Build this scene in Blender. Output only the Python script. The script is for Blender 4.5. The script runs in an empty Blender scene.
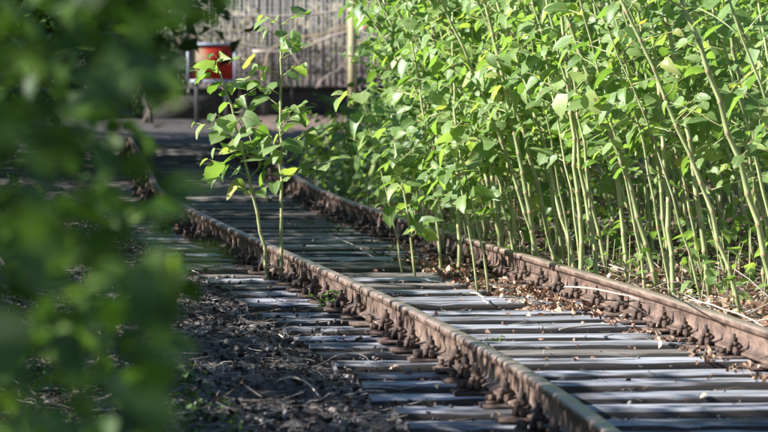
import bpy, math, random
import numpy as np
from mathutils import Vector, Matrix, Euler

rng = np.random.default_rng(7)
random.seed(7)
SC = bpy.context.scene
COL = SC.collection

# ------------------------------------------------------------------ camera
CAM_H, FPX, HORIZON = 1.55, 4000.0, 43.0          # photograph pixels (768 x 432)
cam_d = bpy.data.cameras.new('camera')
cam = bpy.data.objects.new('camera', cam_d)
COL.objects.link(cam)
cam_d.sensor_width = 36.0
cam_d.lens = FPX / 768.0 * 36.0
cam_d.clip_end = 2000.0
PITCH = math.atan((216.0 - HORIZON) / FPX)
cam.location = (0, 0, CAM_H)
cam.rotation_euler = (math.radians(90) - PITCH, 0, 0)
cam_d.dof.use_dof = True
cam_d.dof.focus_distance = 23.5
cam_d.dof.aperture_fstop = 5.8
SC.camera = cam

# ------------------------------------------------------------------ sky, sun, exposure
SUN_E, SUN_PHI = math.radians(30.0), math.radians(9.0)   # elevation; how far behind the camera's left hand
to_sun = Vector((-math.cos(SUN_PHI) * math.cos(SUN_E), -math.sin(SUN_PHI) * math.cos(SUN_E), math.sin(SUN_E)))
W = bpy.data.worlds.new('World')
SC.world = W
W.use_nodes = True
wn = W.node_tree
sky = wn.nodes.new('ShaderNodeTexSky')
sky.sky_type = 'NISHITA'
sky.sun_disc = False
sky.sun_elevation = SUN_E
sky.sun_rotation = math.atan2(to_sun.x, to_sun.y)
sky.air_density = 1.3
sky.ozone_density = 4.0
sky.dust_density = 0.3
wn.links.new(sky.outputs[0], wn.nodes['Background'].inputs[0])
wn.nodes['Background'].inputs[1].default_value = 0.06
sl = bpy.data.lights.new('sun', 'SUN')
sl.energy = 5.0
sl.angle = math.radians(0.5)
sl.color = (1.0, 0.965, 0.93)
so = bpy.data.objects.new('sun', sl)
COL.objects.link(so)
so.rotation_euler = to_sun.to_track_quat('Z', 'Y').to_euler()
so.location = (-20, -10, 20)
SC.view_settings.view_transform = 'Standard'
SC.view_settings.look = 'None'
SC.view_settings.gamma = 1.0
SC.view_settings.exposure = 1.5
SC.cycles.use_denoising = True
SC.cycles.max_bounces = 8
SC.cycles.transparent_max_bounces = 4
SC.cycles.sample_clamp_indirect = 6.0

# ------------------------------------------------------------------ helpers
def link(o, parent=None):
    COL.objects.link(o)
    if parent is not None:
        o.parent = parent
    return o

def tag(o, label=None, cat=None, group=None, kind=None):
    if label: o['label'] = label
    if cat: o['category'] = cat
    if group: o['group'] = group
    if kind: o['kind'] = kind
    return o

def empty(name, loc, label=None, cat=None, group=None):
    o = bpy.data.objects.new(name, None)
    o.empty_display_size = 0.1
    o.location = loc
    link(o)
    return tag(o, label, cat, group)

def mesh_tri(name, V, F, mats=(), midx=None, smooth=True):
    """V (n,3), F (m,k) constant face size"""
    V = np.asarray(V, dtype=np.float32); F = np.asarray(F, dtype=np.int32)
    me = bpy.data.meshes.new(name)
    k = F.shape[1]
    me.vertices.add(len(V)); me.vertices.foreach_set('co', V.ravel())
    me.loops.add(F.size); me.loops.foreach_set('vertex_index', F.ravel())
    me.polygons.add(len(F)); me.polygons.foreach_set('loop_start', np.arange(0, F.size, k, dtype=np.int32))
    if smooth: me.polygons.foreach_set('use_smooth', np.ones(len(F), dtype=bool))
    for m in mats: me.materials.append(m)
    if midx is not None: me.polygons.foreach_set('material_index', np.asarray(midx, dtype=np.int32))
    me.update(calc_edges=True)
    return me

class Geo:
    """collects triangles; build() links them as one mesh object"""
    def __init__(s): s.V, s.F, s.M, s.n = [], [], [], 0
    def add(s, V, F, m=0):
        V = np.asarray(V, float).reshape(-1, 3); F = np.asarray(F, int)
        if F.ndim == 2 and F.shape[1] == 4: F = np.concatenate([F[:, [0, 1, 2]], F[:, [0, 2, 3]]])
        s.V.append(V); s.F.append(F + s.n); s.M.append(np.full(len(F), m)); s.n += len(V)
    def box(s, c, d, m=0, rz=0.0):
        x, y, z = np.array(d) / 2
        P = np.array([[-x,-y,-z],[x,-y,-z],[x,y,-z],[-x,y,-z],[-x,-y,z],[x,-y,z],[x,y,z],[-x,y,z]])
        if rz:
            ca, sa = math.cos(rz), math.sin(rz)
            P = np.c_[P[:,0]*ca - P[:,1]*sa, P[:,0]*sa + P[:,1]*ca, P[:,2]]
        s.add(P + np.array(c), [[0,3,2,1],[4,5,6,7],[0,1,5,4],[1,2,6,5],[2,3,7,6],[3,0,4,7]], m)
    def tube(s, P, R, k=6, m=0, cap=True):
        P = np.asarray(P, float); R = np.broadcast_to(np.asarray(R, float), (len(P),))
        T = np.gradient(P, axis=0); T /= np.linalg.norm(T, axis=1, keepdims=True) + 1e-9
        ref = np.array([0, 1, 0.0]) if abs(T[0, 1]) < 0.9 else np.array([1.0, 0, 0])
        A = np.cross(T, ref); A /= np.linalg.norm(A, axis=1, keepdims=True) + 1e-9
        B = np.cross(T, A)
        a = np.arange(k) * 2 * math.pi / k
        V = P[:, None] + R[:, None, None] * (np.cos(a)[None, :, None] * A[:, None] + np.sin(a)[None, :, None] * B[:, None])
        n = len(P); F = []; MM = []
        mi = m if hasattr(m, '__len__') else [m] * (n - 1)
        for i in range(n - 1):
            for j in range(k):
                j2 = (j + 1) % k
                F.append([i*k+j, (i+1)*k+j, (i+1)*k+j2]); F.append([i*k+j, (i+1)*k+j2, i*k+j2]); MM += [mi[i]] * 2
        if cap:
            for j in range(1, k - 1):
                F.append([(n-1)*k, (n-1)*k+j+1, (n-1)*k+j]); F.append([0, j, j+1]); MM += [mi[-1], mi[0]]
        s.V.append(V.reshape(-1, 3)); s.F.append(np.array(F) + s.n); s.M.append(np.array(MM)); s.n += n * k
    def mesh(s, name, mats, smooth=True):
        return mesh_tri(name, np.concatenate(s.V), np.concatenate(s.F), mats, np.concatenate(s.M), smooth)
    def build(s, name, mats, parent=None, smooth=True):
        return link(bpy.data.objects.new(name, s.mesh(name, mats, smooth)), parent)

def obj(name, me, parent=None, mat=None):
    o = bpy.data.objects.new(name, me)
    link(o, parent)
    if mat is not None: o.matrix_basis = mat
    return o

def vnoise(x, y, seed=0):
    """smooth value noise, unit lattice"""
    x = np.asarray(x, float); y = np.asarray(y, float)
    xi, yi = np.floor(x).astype(np.int64), np.floor(y).astype(np.int64)
    fx, fy = x - xi, y - yi
    fx = fx*fx*(3-2*fx); fy = fy*fy*(3-2*fy)
    def h(a, b):
        n = (a * 374761393 + b * 668265263 + seed * 974711) & 0x7fffffff
        n = ((n ^ (n >> 13)) * 1274126177) & 0x7fffffff
        return ((n ^ (n >> 16)) & 0xffff) / 65535.0
    return (h(xi, yi)*(1-fx) + h(xi+1, yi)*fx)*(1-fy) + (h(xi, yi+1)*(1-fx) + h(xi+1, yi+1)*fx)*fy

# ------------------------------------------------------------------ materials
def new_mat(name):
    m = bpy.data.materials.new(name); m.use_nodes = True
    nt = m.node_tree
    return m, nt, nt.nodes['Principled BSDF'], nt.nodes['Material Output']

def N(nt, t, **kw):
    n = nt.nodes.new(t)
    for k, v in kw.items():
        if isinstance(k, str) and hasattr(n, k): setattr(n, k, v)
    return n

def ramp(nt, stops):
    r = N(nt, 'ShaderNodeValToRGB')
    el = r.color_ramp.elements
    while len(el) < len(stops): el.new(0.5)
    for e, (p, c) in zip(el, stops):
        e.position = p; e.color = (*c, 1)
    return r

def mottled(name, stops, scale=(8, 8, 8), rough=0.8, bump=0.3, detail=6.0, obj_rand=0.0, bscale=1.0, bdist=0.01, spec=0.5, contrast=None):
    m, nt, b, out = new_mat(name)
    tc = N(nt, 'ShaderNodeTexCoord'); mp = N(nt, 'ShaderNodeMapping')
    mp.inputs['Scale'].default_value = scale
    nt.links.new(tc.outputs['Object'], mp.inputs[0])
    src = mp.outputs[0]
    if obj_rand:
        oi = N(nt, 'ShaderNodeObjectInfo')
        ad = N(nt, 'ShaderNodeVectorMath', operation='MULTIPLY_ADD')
        ad.inputs[1].default_value = (37, 53, 71)
        nt.links.new(oi.outputs['Random'], ad.inputs[0]); nt.links.new(src, ad.inputs[2])
        src = ad.outputs[0]
    nz = N(nt, 'ShaderNodeTexNoise'); nz.inputs['Scale'].default_value = 1.0; nz.inputs['Detail'].default_value = detail
    nz.inputs['Roughness'].default_value = 0.62
    nt.links.new(src, nz.inputs['Vector'])
    r = ramp(nt, stops)
    nt.links.new(nz.outputs[0], r.inputs[0])
    colr = r.outputs[0]
    if obj_rand:
        hs = N(nt, 'ShaderNodeHueSaturation')
        mr = N(nt, 'ShaderNodeMapRange'); mr.inputs[3].default_value = 1 - obj_rand; mr.inputs[4].default_value = 1 + obj_rand
        nt.links.new(oi.outputs['Random'], mr.inputs[0]); nt.links.new(mr.outputs[0], hs.inputs['Value'])
        nt.links.new(colr, hs.inputs['Color']); colr = hs.outputs[0]
    nt.links.new(colr, b.inputs['Base Color'])
    b.inputs['Roughness'].default_value = rough
    b.inputs['Specular IOR Level'].default_value = spec
    if bump:
        bp = N(nt, 'ShaderNodeBump'); bp.inputs['Strength'].default_value = bump; bp.inputs['Distance'].default_value = bdist
        nt.links.new(nz.outputs[0], bp.inputs['Height']); nt.links.new(bp.outputs[0], b.inputs['Normal'])
    return m

def leaf_mat(name, stops, trans=0.42, rough=0.38, tint=(1.25, 1.25, 0.55), spec=0.5, vein=False):
    m, nt, b, out = new_mat(name)
    oi = N(nt, 'ShaderNodeObjectInfo'); ge = N(nt, 'ShaderNodeNewGeometry')
    ad = N(nt, 'ShaderNodeMath', operation='ADD'); fr = N(nt, 'ShaderNodeMath', operation='FRACT')
    nt.links.new(oi.outputs['Random'], ad.inputs[0]); nt.links.new(ge.outputs['Random Per Island'], ad.inputs[1])
    nt.links.new(ad.outputs[0], fr.inputs[0])
    r = ramp(nt, stops); nt.links.new(fr.outputs[0], r.inputs[0])
    tc = N(nt, 'ShaderNodeTexCoord'); nz = N(nt, 'ShaderNodeTexNoise'); nz.inputs['Scale'].default_value = 30; nz.inputs['Detail'].default_value = 3
    nt.links.new(tc.outputs['Object'], nz.inputs['Vector'])
    mr = N(nt, 'ShaderNodeMapRange'); mr.inputs[1].default_value = 0.3; mr.inputs[2].default_value = 0.7
    mr.inputs[3].default_value = 0.78; mr.inputs[4].default_value = 1.2
    nt.links.new(nz.outputs[0], mr.inputs[0])
    mu = N(nt, 'ShaderNodeVectorMath', operation='SCALE')
    nt.links.new(r.outputs[0], mu.inputs[0]); nt.links.new(mr.outputs[0], mu.inputs['Scale'])
    if vein:                                             # pale midrib and side veins, a few brown blotches
        sx = N(nt, 'ShaderNodeSeparateXYZ'); nt.links.new(tc.outputs['Object'], sx.inputs[0])
        ab = N(nt, 'ShaderNodeMath', operation='ABSOLUTE'); nt.links.new(sx.outputs[0], ab.inputs[0])
        mid = N(nt, 'ShaderNodeMath', operation='LESS_THAN'); mid.inputs[1].default_value = .022; nt.links.new(ab.outputs[0], mid.inputs[0])
        sv = N(nt, 'ShaderNodeMath', operation='SUBTRACT'); nt.links.new(sx.outputs[1], sv.inputs[0]); nt.links.new(ab.outputs[0], sv.inputs[1])
        s7 = N(nt, 'ShaderNodeMath', operation='MULTIPLY'); s7.inputs[1].default_value = 7.0; nt.links.new(sv.outputs[0], s7.inputs[0])
        f7 = N(nt, 'ShaderNodeMath', operation='FRACT'); nt.links.new(s7.outputs[0], f7.inputs[0])
        l7 = N(nt, 'ShaderNodeMath', operation='LESS_THAN'); l7.inputs[1].default_value = .14; nt.links.new(f7.outputs[0], l7.inputs[0])
        h7 = N(nt, 'ShaderNodeMath', operation='MULTIPLY'); h7.inputs[1].default_value = .45; nt.links.new(l7.outputs[0], h7.inputs[0])
        vm = N(nt, 'ShaderNodeMath', operation='MAXIMUM'); nt.links.new(mid.outputs[0], vm.inputs[0]); nt.links.new(h7.outputs[0], vm.inputs[1])
        m1 = N(nt, 'ShaderNodeMix', data_type='RGBA'); m1.inputs[7].default_value = (0.42, 0.48, 0.24, 1)
        v6 = N(nt, 'ShaderNodeMath', operation='MULTIPLY'); v6.inputs[1].default_value = .6; nt.links.new(vm.outputs[0], v6.inputs[0])
        nt.links.new(v6.outputs[0], m1.inputs[0]); nt.links.new(mu.outputs[0], m1.inputs[6])
        of = N(nt, 'ShaderNodeVectorMath', operation='MULTIPLY_ADD'); of.inputs[1].default_value = (41, 67, 23)
        nt.links.new(oi.outputs['Random'], of.inputs[0]); nt.links.new(tc.outputs['Object'], of.inputs[2])
        bn = N(nt, 'ShaderNodeTexNoise'); bn.inputs['Scale'].default_value = 2.6; bn.inputs['Detail'].default_value = 3; nt.links.new(of.outputs[0], bn.inputs['Vector'])
        br_ = ramp(nt, [(0.64, (0, 0, 0)), (0.70, (1, 1, 1))]); nt.links.new(bn.outputs[0], br_.inputs[0])
        m2 = N(nt, 'ShaderNodeMix', data_type='RGBA'); m2.inputs[7].default_value = (0.20, 0.12, 0.05, 1)
        nt.links.new(br_.outputs[0], m2.inputs[0]); nt.links.new(m1.outputs[2], m2.inputs[6])
        nt.links.new(m2.outputs[2], b.inputs['Base Color'])
    else:
        nt.links.new(mu.outputs[0], b.inputs['Base Color'])
    b.inputs['Roughness'].default_value = rough; b.inputs['Specular IOR Level'].default_value = spec
    bp = N(nt, 'ShaderNodeBump'); bp.inputs['Strength'].default_value = 0.25; bp.inputs['Distance'].default_value = 0.004
    nt.links.new(nz.outputs[0], bp.inputs['Height']); nt.links.new(bp.outputs[0], b.inputs['Normal'])
    tr = N(nt, 'ShaderNodeBsdfTranslucent'); tm = N(nt, 'ShaderNodeVectorMath', operation='MULTIPLY')
    tm.inputs[1].default_value = tint
    nt.links.new(mu.outputs[0], tm.inputs[0]); nt.links.new(tm.outputs[0], tr.inputs[0])
    mx = N(nt, 'ShaderNodeMixShader'); mx.inputs[0].default_value = trans
    nt.links.new(b.outputs[0], mx.inputs[1]); nt.links.new(tr.outputs[0], mx.inputs[2]); nt.links.new(mx.outputs[0], out.inputs[0])
    return m

def plain(name, col, rough=0.6, metal=0.0, spec=0.5):
    return mottled(name, [(0.3, tuple(c*0.8 for c in col)), (0.7, tuple(min(1, c*1.15) for c in col))], (14, 14, 14), rough, 0.1, spec=spec)

M_LEAF = leaf_mat('knotweed_leaf', [(0.0, (0.105, 0.19, 0.05)), (0.5, (0.17, 0.275, 0.085)), (0.85, (0.25, 0.355, 0.13)), (0.98, (0.34, 0.42, 0.14)), (1.0, (0.42, 0.40, 0.13))], 0.48, 0.42, (1.5, 1.6, 0.6))
M_LEAF_NEAR = leaf_mat('knotweed_leaf_veined', [(0.0, (0.105, 0.19, 0.05)), (0.5, (0.17, 0.275, 0.085)), (0.85, (0.25, 0.355, 0.13)), (0.98, (0.34, 0.42, 0.14)), (1.0, (0.42, 0.40, 0.13))], 0.48, 0.42, (1.5, 1.6, 0.6), vein=True)
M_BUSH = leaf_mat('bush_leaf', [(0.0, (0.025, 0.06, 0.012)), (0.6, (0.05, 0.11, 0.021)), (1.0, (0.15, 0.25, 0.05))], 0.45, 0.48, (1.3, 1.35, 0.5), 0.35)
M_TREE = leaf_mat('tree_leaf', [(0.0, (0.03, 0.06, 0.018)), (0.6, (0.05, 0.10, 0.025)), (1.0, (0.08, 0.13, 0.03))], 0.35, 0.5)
M_WEED = leaf_mat('weed_leaf', [(0.0, (0.05, 0.10, 0.025)), (1.0, (0.10, 0.19, 0.04))], 0.35, 0.5)
M_DRY = leaf_mat('dry_leaf', [(0.0, (0.10, 0.055, 0.04)), (0.4, (0.26, 0.15, 0.10)), (0.75, (0.42, 0.28, 0.19)), (1.0, (0.6, 0.49, 0.37))], 0.12, 0.75, (1.1, 0.9, 0.7), 0.3)
M_DARKLIT = leaf_mat('dark_litter', [(0.0, (0.025, 0.02, 0.018)), (0.6, (0.055, 0.045, 0.04)), (0.9, (0.12, 0.085, 0.07)), (1.0, (0.22, 0.18, 0.16))], 0.08, 0.7, (1, .9, .8), 0.4)
M_CANE = mottled('knotweed_cane', [(0.3, (0.20, 0.25, 0.10)), (0.55, (0.33, 0.37, 0.17)), (0.75, (0.42, 0.42, 0.25))], (18, 18, 4), 0.42, 0.1, obj_rand=0.15, spec=0.4)
M_NODE = mottled('knotweed_joint', [(0.3, (0.26, 0.17, 0.09)), (0.7, (0.36, 0.29, 0.16))], (20, 20, 20), 0.5, 0.1)
M_TWIG = mottled('green_twig', [(0.3, (0.26, 0.20, 0.10)), (0.5, (0.24, 0.28, 0.10)), (0.7, (0.32, 0.20, 0.13))], (9, 9, 9), 0.5, 0.0)
M_DEAD = mottled('dead_cane', [(0.3, (0.30, 0.24, 0.19)), (0.7, (0.55, 0.48, 0.41))], (12, 12, 12), 0.7, 0.2, obj_rand=0.15)
M_STRAW = leaf_mat('dead_stalk', [(0.0, (0.12, 0.085, 0.065)), (0.5, (0.33, 0.27, 0.22)), (1.0, (0.62, 0.56, 0.50))], 0.05, 0.65, (1, 1, 1), 0.3)
M_BARK = mottled('bark', [(0.3, (0.05, 0.04, 0.03)), (0.7, (0.14, 0.11, 0.085))], (10, 10, 3), 0.9, 0.6, bdist=0.02)
M_RAIL = mottled('rail_rust', [(0.3, (0.042, 0.027, 0.02)), (0.5, (0.115, 0.073, 0.054)), (0.7, (0.24, 0.165, 0.127))], (14, 5, 14), 0.66, 0.12, obj_rand=0.0, bdist=0.004)
M_HEAD = mottled('rail_head_rust', [(0.3, (0.13, 0.10, 0.08)), (0.6, (0.24, 0.18, 0.145)), (0.75, (0.33, 0.26, 0.21))], (14, 2.5, 14), 0.42, 0.1, bdist=0.002, spec=0.6)
M_IRON = mottled('fastening_rust', [(0.3, (0.035, 0.023, 0.018)), (0.55, (0.09, 0.056, 0.042)), (0.75, (0.2, 0.13, 0.10))], (30, 30, 30), 0.8, 0.6, obj_rand=0.35, bdist=0.004)
M_CONC = mottled('dark_concrete', [(0.3, (0.02, 0.019, 0.018)), (0.7, (0.06, 0.056, 0.05))], (2, 2, 2), 0.9, 0.4, bdist=0.02)  # plain dark tone for the far wall
M_SLAT = mottled('weathered_slat', [(0.3, (0.08, 0.072, 0.065)), (0.7, (0.235, 0.215, 0.195))], (12, 12, 1.5), 0.8, 0.2, obj_rand=0.15)
M_WIRE = plain('galvanised_wire', (0.42, 0.40, 0.37), 0.5)
M_FRAME = plain('grey_sign_frame', (0.28, 0.33, 0.42), 0.45)
M_STEEL = plain('dark_steel_post', (0.08, 0.08, 0.085), 0.6)
M_YELLOW = plain('yellow_paint', (0.33, 0.29, 0.16), 0.7)
M_WHITE = plain('white_enamel', (0.72, 0.72, 0.74), 0.5)
M_REDPAINT = plain('red_letter_paint', (0.62, 0.07, 0.03), 0.5)

# weathered sleeper timber: long grain, dark splits
def sleeper_mat():
    m, nt, b, out = new_mat('weathered_timber')
    tc = N(nt, 'ShaderNodeTexCoord'); oi = N(nt, 'ShaderNodeObjectInfo')
    ad = N(nt, 'ShaderNodeVectorMath', operation='MULTIPLY_ADD'); ad.inputs[1].default_value = (17, 29, 41)
    nt.links.new(oi.outputs['Random'], ad.inputs[0]); nt.links.new(tc.outputs['Object'], ad.inputs[2])
    def nz(scale, detail, dist=0.0):
        mp = N(nt, 'ShaderNodeMapping'); mp.inputs['Scale'].default_value = scale
        nt.links.new(ad.outputs[0], mp.inputs[0])
        n = N(nt, 'ShaderNodeTexNoise'); n.inputs['Scale'].default_value = 1; n.inputs['Detail'].default_value = detail
        n.inputs['Distortion'].default_value = dist
        nt.links.new(mp.outputs[0], n.inputs['Vector']); return n
    grain = nz((1.2, 46, 46), 5, 0.3); stain = nz((2.2, 6, 6), 4); crack = nz((0.7, 30, 12), 2, 0.5)
    r1 = ramp(nt, [(0.28, (0.095, 0.097, 0.105)), (0.5, (0.315, 0.325, 0.36)), (0.72, (0.50, 0.51, 0.55))])  # cool blue of the shade mixed into the grey
    nt.links.new(grain.outputs[0], r1.inputs[0])
    r2 = ramp(nt, [(0.33, (0.30, 0.27, 0.25)), (0.5, (0.92, 0.91, 0.90)), (0.7, (1.1, 1.1, 1.12))])
    nt.links.new(stain.outputs[0], r2.inputs[0])
    mu = N(nt, 'ShaderNodeMix', data_type='RGBA', blend_type='MULTIPLY'); mu.inputs[0].default_value = 1
    nt.links.new(r1.outputs[0], mu.inputs[6]); nt.links.new(r2.outputs[0], mu.inputs[7])
    r3 = ramp(nt, [(0.36, (0.10, 0.09, 0.09)), (0.42, (1, 1, 1))]); nt.links.new(crack.outputs[0], r3.inputs[0])
    m2 = N(nt, 'ShaderNodeMix', data_type='RGBA', blend_type='MULTIPLY'); m2.inputs[0].default_value = 1
    nt.links.new(mu.outputs[2], m2.inputs[6]); nt.links.new(r3.outputs[0], m2.inputs[7])
    hs = N(nt, 'ShaderNodeHueSaturation'); mr = N(nt, 'ShaderNodeMapRange'); mr.inputs[3].default_value = 0.72; mr.inputs[4].default_value = 1.15
    nt.links.new(oi.outputs['Random'], mr.inputs[0]); nt.links.new(mr.outputs[0], hs.inputs['Value']); nt.links.new(m2.outputs[2], hs.inputs['Color'])
    nt.links.new(hs.outputs[0], b.inputs['Base Color'])
    b.inputs['Roughness'].default_value = 0.72; b.inputs['Specular IOR Level'].default_value = 0.25
    sm = N(nt, 'ShaderNodeMath', operation='ADD'); nt.links.new(grain.outputs[0], sm.inputs[0]); nt.links.new(r3.outputs[0], sm.inputs[1])
    bp = N(nt, 'ShaderNodeBump'); bp.inputs['Strength'].default_value = 0.5; bp.inputs['Distance'].default_value = 0.006
    nt.links.new(sm.outputs[0], bp.inputs['Height']); nt.links.new(bp.outputs[0], b.inputs['Normal'])
    return m
M_SLEEPER = sleeper_mat()
M_SLSIDE = mottled('tarred_timber_side', [(0.3, (0.018, 0.015, 0.014)), (0.55, (0.042, 0.035, 0.032)), (0.75, (0.10, 0.085, 0.078))], (2, 25, 25), 0.8, 0.4, obj_rand=0.15)  # tarred sides, darkened further for the shade between sleepers

# ground: dark cindery soil by the track, browner under the thicket
def ground_mat():
    m, nt, b, out = new_mat('cinder_soil')
    tc = N(nt, 'ShaderNodeTexCoord')
    def nz(s, d):
        n = N(nt, 'ShaderNodeTexNoise'); n.inputs['Scale'].default_value = s; n.inputs['Detail'].default_value = d
        nt.links.new(tc.outputs['Object'], n.inputs['Vector']); return n
    a, c = nz(22, 8), nz(2.2, 5)
    r1 = ramp(nt, [(0.3, (0.018, 0.016, 0.016)), (0.55, (0.05, 0.043, 0.04)), (0.75, (0.12, 0.10, 0.09))])
    r2 = ramp(nt, [(0.3, (0.07, 0.045, 0.032)), (0.55, (0.15, 0.10, 0.075)), (0.75, (0.26, 0.19, 0.14))])
    nt.links.new(a.outputs[0], r1.inputs[0]); nt.links.new(a.outputs[0], r2.inputs[0])
    at = N(nt, 'ShaderNodeAttribute'); at.attribute_name = 'humus'
    mp = N(nt, 'ShaderNodeMath', operation='ADD'); sb = N(nt, 'ShaderNodeMath', operation='SUBTRACT'); sb.inputs[1].default_value = 0.5
    nt.links.new(c.outputs[0], sb.inputs[0]); nt.links.new(sb.outputs[0], mp.inputs[0]); nt.links.new(at.outputs['Fac'], mp.inputs[1])
    mp.use_clamp = True
    mx = N(nt, 'ShaderNodeMix', data_type='RGBA')
    nt.links.new(mp.outputs[0], mx.inputs[0]); nt.links.new(r1.outputs[0], mx.inputs[6]); nt.links.new(r2.outputs[0], mx.inputs[7])
    nt.links.new(mx.outputs[2], b.inputs['Base Color']); b.inputs['Roughness'].default_value = 0.85
    bp = N(nt, 'ShaderNodeBump'); bp.inputs['Strength'].default_value = 0.8; bp.inputs['Distance'].default_value = 0.03
    nt.links.new(a.outputs[0], bp.inputs['Height']); nt.links.new(bp.outputs[0], b.inputs['Normal'])
    return m
M_GROUND = ground_mat()

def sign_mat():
    m, nt, b, out = new_mat('red_enamel_pale_left')
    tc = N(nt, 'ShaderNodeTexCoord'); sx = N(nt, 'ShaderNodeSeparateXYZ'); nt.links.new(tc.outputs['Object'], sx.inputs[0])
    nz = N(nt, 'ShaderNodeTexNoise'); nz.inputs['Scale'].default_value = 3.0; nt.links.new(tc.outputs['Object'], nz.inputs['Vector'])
    # paler beige patch on the left two fifths, above the bottom edge
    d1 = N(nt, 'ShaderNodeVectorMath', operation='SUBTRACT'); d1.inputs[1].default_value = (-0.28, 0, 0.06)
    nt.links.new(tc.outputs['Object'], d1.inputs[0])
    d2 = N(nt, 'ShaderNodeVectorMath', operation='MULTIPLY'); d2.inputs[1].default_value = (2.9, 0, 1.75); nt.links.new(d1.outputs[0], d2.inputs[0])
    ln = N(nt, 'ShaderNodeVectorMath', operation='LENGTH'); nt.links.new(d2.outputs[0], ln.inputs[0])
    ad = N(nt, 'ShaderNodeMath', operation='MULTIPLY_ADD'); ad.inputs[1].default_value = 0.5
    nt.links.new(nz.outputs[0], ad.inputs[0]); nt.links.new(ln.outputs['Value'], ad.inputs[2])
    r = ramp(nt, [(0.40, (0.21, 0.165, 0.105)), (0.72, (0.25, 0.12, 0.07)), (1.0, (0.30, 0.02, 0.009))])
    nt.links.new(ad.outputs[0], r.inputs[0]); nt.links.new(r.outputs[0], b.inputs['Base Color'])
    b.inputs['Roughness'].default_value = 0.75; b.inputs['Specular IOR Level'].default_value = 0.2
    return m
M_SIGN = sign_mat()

# ------------------------------------------------------------------ layout
PX = np.array([-0.11893389, -2.03500499, 0.10616129, 0.40435946, -0.03914081])
def _poly(d):
    u = (d - 28.0) / 14.0
    return PX[0] + PX[1]*u + PX[2]*u**2 + PX[3]*u**3 + PX[4]*u**4
def xc(d):
    """x of the track's centre line at depth d"""
    d = np.asarray(d, float)
    lo, hi = 13.0, 40.0
    s_lo = (_poly(lo + .01) - _poly(lo)) / .01
    s_hi = (_poly(hi + .01) - _poly(hi)) / .01
    e = np.maximum(d - hi, 0)
    return np.where(d < lo, _poly(lo) + s_lo*(d-lo), np.where(d > hi, _poly(hi) + s_hi*e, _poly(np.clip(d, lo, hi))))
def xs(d):
    """line that the thicket's edge keeps to: leaves the track where the track bends away"""
    d = np.asarray(d, float); e = np.maximum(d - 42.0, 0)
    s_hi = (_poly(42.01) - _poly(42.0)) / .01
    return np.where(d > 42, _poly(42.0) + s_hi*(e - e*e/90.0), xc(d))
def slope(d): return float((xc(d + .05) - xc(d - .05)) / .1)

def px(x, y, z=0.0):
    """the place on the level z that the photograph shows at pixel (x, y)"""
    d = FPX * (CAM_H - z) / (y - HORIZON)
    return np.array([(x - 384.0) * d / FPX, d, z])
def pxd(x, y, d):
    return np.array([(x - 384.0) * d / FPX, d, CAM_H - (y - HORIZON) * d / FPX])

def gz(x, y):
    """ground height"""
    x = np.asarray(x, float); y = np.asarray(y, float)
    o = x - xc(y)
    n1 = vnoise(x*1.3, y*1.1, 3) - .5; n2 = vnoise(x*6, y*5, 5) - .5; n3 = vnoise(x*19, y*17, 9) - .5
    bed = -0.062 + 0.02*n1 + 0.025*n2 + 0.02*n3
    side = 0.0 + 0.09*n1 + 0.06*n2 + 0.04*n3
    t = np.clip((np.abs(o + 0.05*n1*4) - 1.25) / 0.35, 0, 1)
    left_bank = np.clip((-o - 2.0) / 6.0, 0, 1) * 0.25
    right_bank = np.clip((o - 1.6) / 5.0, 0, 1) * 0.15
    z = bed*(1-t) + side*t + left_bank + right_bank
    far = np.clip((np.hypot(x, y) - 90)/40, 0, 1)
    return z*(1-far)

# ------------------------------------------------------------------ ground
def build_ground():
    xs = np.r_[np.array([-1500, -700, -300, -150, -90, -60, -40, -28, -20]), np.arange(-15, -4, 0.5), np.arange(-4, 3.6, 0.065), np.arange(3.6, 15, 0.4), np.array([16, 20, 28, 40, 60, 90, 150, 300, 700, 1500])]
    ys = np.r_[np.array([-1500, -700, -300, -150, -80, -40, -20, -10]), np.arange(-5, 12, 0.5), np.arange(12, 34, 0.075), np.arange(34, 55, 0.15), np.arange(55, 90, 0.5), np.array([92, 96, 102, 110, 130, 160, 220, 350, 700, 1500])]
    X, Y = np.meshgrid(xs, ys)
    Z = gz(X, Y)
    V = np.c_[X.ravel(), Y.ravel(), Z.ravel()]
    nx, ny = len(xs), len(ys)
    i = np.arange(nx-1)[None] + nx*np.arange(ny-1)[:, None]
    F = np.stack([i, i+1, i+1+nx, i+nx], -1).reshape(-1, 4)
    me = mesh_tri('ground', V, F, [M_GROUND])
    a = me.attributes.new('humus', 'FLOAT', 'POINT')
    o = X - xc(Y)
    hum = np.clip((o - 1.0)/0.5, 0, 1)
    a.data.foreach_set('value', hum.ravel().astype(np.float32))
    tag(obj('ground', me), 'dark cindery soil with brown humus under the thicket', kind='structure')
build_ground()

# ------------------------------------------------------------------ railway track
PITCH_S = 0.632
track = empty('railway_track', (float(xc(18)), 18, 0), 'rusty overgrown railway track on grey timber sleepers curving into the shade', 'railway track')
TI = Matrix.Translation(-Vector(track.location))

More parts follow.
